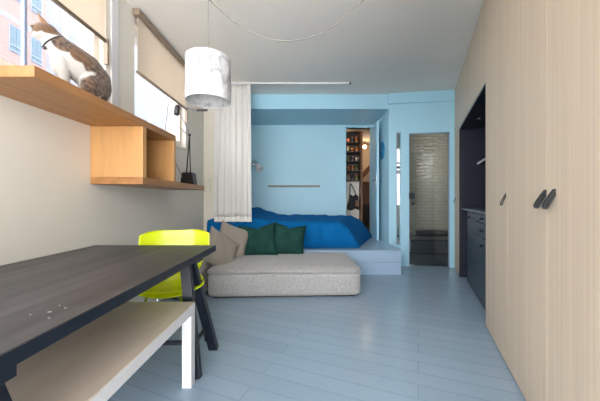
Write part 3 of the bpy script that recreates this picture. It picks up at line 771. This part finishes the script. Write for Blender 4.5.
WHT = Vector((.36, .345, .32)); BRN = Vector((.085, .052, .034)); DRK = Vector((.045, .032, .026)); ORG = Vector((.13, .068, .034)); PNK = Vector((.5, .25, .2))
camL = lat.normalized()
spine = tr
def near(p, c, r): return max(0, 1-(p-c).length/r)
ptsB = [(catp(66, 47)+camL*.05, .078), (catp(80, 60)+camL*.06, .070), (catp(71, 52)+camL*.06, .045), (catp(90, 68)+camL*.03, .10), (catp(100, 82), .13), (catp(92, 90)+camL*.07, .075), (catp(70, 46)-camL*.04, .10), (catp(56, 34)-camL*.02, .055), (catp(104, 97), .10), (catp(70, 84)+camL*.06, .018)]
for v in body.vertices:
    p = v.co.copy(); nz = noise.noise(p*28)*.22+noise.noise(p*9)*.18
    m = max((near(p, c, r) for c, r in ptsB))*2.2
    lp = HR.transposed() @ (p-hc); head = lp.length < .075 and (p-catp(53, 42)).length > .035
    col = WHT
    if head:
        up = lp.z-.1*lp.y+.020+nz*.05
        if up > 0 and not (abs(lp.x) < .006 and lp.y > .03):
            st = math.sin(lp.x*330+noise.noise(p*40)*3)
            col = ORG.lerp(BRN, .55+.45*st)
        if (p-hp(0, .062, -.006)).length < .010: col = DRK
    elif m+nz > .42:
        st = math.sin((p.y*1.3+p.z*.9-p.x*.5)*230+noise.noise(p*16)*6+noise.noise(p*45)*2)
        st = max(-1, min(1, st*1.8)); st = max(-1, min(1, st*.5+noise.noise(p*60)*1.9)); col = (BRN*1.6).lerp(DRK*.8, .5+.5*st)
        if (p-(catp(80, 61)+camL*.09)).length < .055: col = ORG.lerp(DRK, .35+.35*st)
        w = min(1, (m+nz-.42)*9); col = WHT.lerp(col, w)
    elif p.z < SZ+.05 and (p-Vector((tl[-1]))).length < .3 and p.x < -1.36: col = BRN
    k = 1+.10*noise.noise(p*160)
    cols_.data[v.index].color = (col.x*k, col.y*k, col.z*k, 1)
    v.co = p-base
cm, nt, b = new_mat('tabby_white_fur'); at = nt.nodes.new('ShaderNodeVertexColor'); at.layer_name = 'coat'
nt.links.new(at.outputs['Color'], b.inputs['Base Color']); setin(b, 'Roughness', .85); setin(b, 'Sheen Weight', .3); setin(b, 'Specular IOR Level', .15)
nz = nt.nodes.new('ShaderNodeTexNoise'); nz.inputs['Scale'].default_value = 260; bp = nt.nodes.new('ShaderNodeBump'); bp.inputs['Strength'].default_value = .5; bp.inputs['Distance'].default_value = .004
tcn = nt.nodes.new('ShaderNodeTexCoord'); nt.links.new(tcn.outputs['Object'], nz.inputs['Vector'])
nt.links.new(nz.outputs['Fac'], bp.inputs['Height']); nt.links.new(bp.outputs[0], b.inputs['Normal'])
for p in body.polygons: p.use_smooth = True
body.materials.clear(); body.materials.append(cm)
cat = bpy.data.objects.new('cat', body); C.objects.link(cat); cat.location = base; ROOT[cat.name] = tuple(base)
tag(cat, 'white and brown tabby cat sitting on the oak shelf looking out of the window', 'cat')
M['furear'] = mat('ear_fur', (.26, .15, .09, 1), .85, .2, (60, 60, 60)); M['eye'] = mat('cat_eye', srgb(70, 68, 34), .15)
for s in (1, -1):
    bm = bmesh.new()
    tip = hp(s*.042, .014, .086); b0, b1, b2 = hp(s*.050, -.006, .014), hp(s*.006, .018, .036), hp(s*.030, -.028, .030)
    vs = [bm.verts.new(q) for q in (b0, b1, b2, tip)]; mid = bm.verts.new((b0+b1+tip)/3-HR @ Vector((0, .010, 0)))
    bm.faces.new((vs[0], mid, vs[3])); bm.faces.new((mid, vs[1], vs[3])); bm.faces.new((vs[0], vs[1], mid)); bm.faces.new((vs[1], vs[2], vs[3])); bm.faces.new((vs[2], vs[0], vs[3])); bm.faces.new((vs[0], vs[2], vs[1]))
    obj('ear', bm, 'furear', cat)
    bm = bmesh.new(); ell(bm, hp(s*.030, .043, .010), (.0095, .008, .0095), HR, 12); ey = obj('eye', bm, 'eye', cat, True)
    bm = bmesh.new(); ell(bm, hp(s*.033, .0485, .010), (.0045, .003, .0065), HR, 8); obj('pupil', bm, 'black', ey, True)
cc = catp(54, 42); ax = (catp(62, 51)-hc).normalized()
q = ax.to_track_quat('Z', 'Y').to_matrix()
bm = bmesh.new(); tube(bm, [cc+q @ Vector((.055*math.cos(2*PI*k/32), .055*math.sin(2*PI*k/32), 0)) for k in range(33)], .0045, 8, False); co = obj('collar', bm, 'bag', cat, True)
bm = bmesh.new(); lathe(bm, [(.009, 0), (.011, .002), (.009, .004)], catp(44, 50)+camL*.03, 14, camL); obj('collar_tag', bm, 'dusk', co, True)

# ------------------------------------------------------------------ street outside the windows
fb = thing('brick_building', 'pink brick building with pale window surrounds across the street', 'building', (-17.5, 12, -6))
bm = bmesh.new(); bx(bm, -20, -16, 2, 17.3, -6, 17); obj('facade_wall', bm, 'brick', fb)
for z in (3.3, 6.25, 9.2, 12.15):
    for y in (9.0, 11.2, 13.2, 15.15, 16.35):
        w_ = .95 if y < 15 else .62
        f = obj('window', box(-16.03, -15.97, y-.05, y+w_+.05, z-.05, z+1.45), 'stucco', fb)
        obj('window_glass', box(-15.97, -15.95, y+.03, y+w_/2-.02, z, z+1.4), 'outglass', f); obj('window_glass', box(-15.97, -15.95, y+w_/2+.02, y+w_-.03, z, z+1.4), 'outglass', f)
        obj('railing', box(-15.90, -15.88, y-.05, y+w_+.05, z+.28, z+.33), 'framedark', f)
        obj('railing', box(-15.90, -15.88, y-.05, y+w_+.05, z-.0, z+.04), 'framedark', f)
    obj('stone_band', box(-16.06, -15.98, 2, 17.3, z+1.62, z+1.95), 'stucco', fb)
fb = thing('pale_building', 'pale stucco building beyond the brick one, seen through the far window', 'building', (-17.5, 26, -6))
bm = bmesh.new(); bx(bm, -20, -16.2, 17.3, 60, -6, 20); obj('facade_wall', bm, 'stucco', fb)
for k in range(11): obj('pilaster', box(-16.2, -16.05, 18.6+3.4*k, 18.95+3.4*k, -6, 20), 'greysh', fb)
tag(obj('street', box(-60, -2.2, -30, 80, -6.2, -6), 'asphalt'), 'grey street surface below the windows', 'street')

# ------------------------------------------------------------------ light
w = bpy.data.worlds.new('sky_with_fill'); bpy.context.scene.world = w; w.use_nodes = True
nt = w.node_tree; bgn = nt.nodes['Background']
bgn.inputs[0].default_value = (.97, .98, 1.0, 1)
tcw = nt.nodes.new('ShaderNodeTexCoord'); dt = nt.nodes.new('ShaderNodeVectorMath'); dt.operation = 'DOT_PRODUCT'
dt.inputs[1].default_value = Vector((-.12, -.76, -.64)).normalized()  # brighter lobe behind and below the camera, added to fill the room
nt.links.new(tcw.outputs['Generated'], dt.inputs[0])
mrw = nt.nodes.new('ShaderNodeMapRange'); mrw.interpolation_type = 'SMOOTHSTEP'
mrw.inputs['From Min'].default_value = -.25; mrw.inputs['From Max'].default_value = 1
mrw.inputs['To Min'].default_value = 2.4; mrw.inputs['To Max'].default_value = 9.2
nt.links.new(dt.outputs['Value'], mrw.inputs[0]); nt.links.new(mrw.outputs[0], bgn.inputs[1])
def area(name, loc, target, sx, sy, e, col=(1, 1, 1)):
    l = bpy.data.lights.new(name, 'AREA'); l.shape = 'RECTANGLE'; l.size = sx; l.size_y = sy; l.energy = e; l.color = col
    o = bpy.data.objects.new(name, l); C.objects.link(o); o.location = loc
    o.rotation_euler = (Vector(target)-Vector(loc)).to_track_quat('-Z', 'Y').to_euler(); return o
def point(name, loc, e, col=(1, 1, 1), r=.05):
    l = bpy.data.lights.new(name, 'POINT'); l.energy = e; l.color = col; l.shadow_soft_size = r
    o = bpy.data.objects.new(name, l); C.objects.link(o); o.location = loc
point('passage_bulb', (1.51, 6.95, 2.30), 4.5, (1, .8, .6))
point('closet_fill', (.80, 5.82, 2.25), 2, (1, .82, .6), .03)  # unseen warm light that brightens the closet shelves, no lamp modelled
point('tile_glint_light', (2.76, 4.85, 1.85), 9, (1, .98, .95), .07)  # unseen light added so the wet room tiles catch glints

# ------------------------------------------------------------------ camera
cd = bpy.data.cameras.new('camera'); cam = bpy.data.objects.new('camera', cd); C.objects.link(cam)
cam.location = (0, 0, H); cam.rotation_euler = (PI/2, 0, 0)
cd.sensor_width = 36; cd.sensor_fit = 'HORIZONTAL'; cd.lens = F*36/600
cd.shift_x = -(CX-300)/600; cd.shift_y = (CY-200.5)/600
cd.clip_start = .02
sc = bpy.context.scene; sc.camera = cam
sc.view_settings.view_transform = 'Standard'; sc.view_settings.look = 'None'; sc.view_settings.gamma = 1; sc.view_settings.use_curve_mapping = False
sc.view_settings.exposure = 0.36
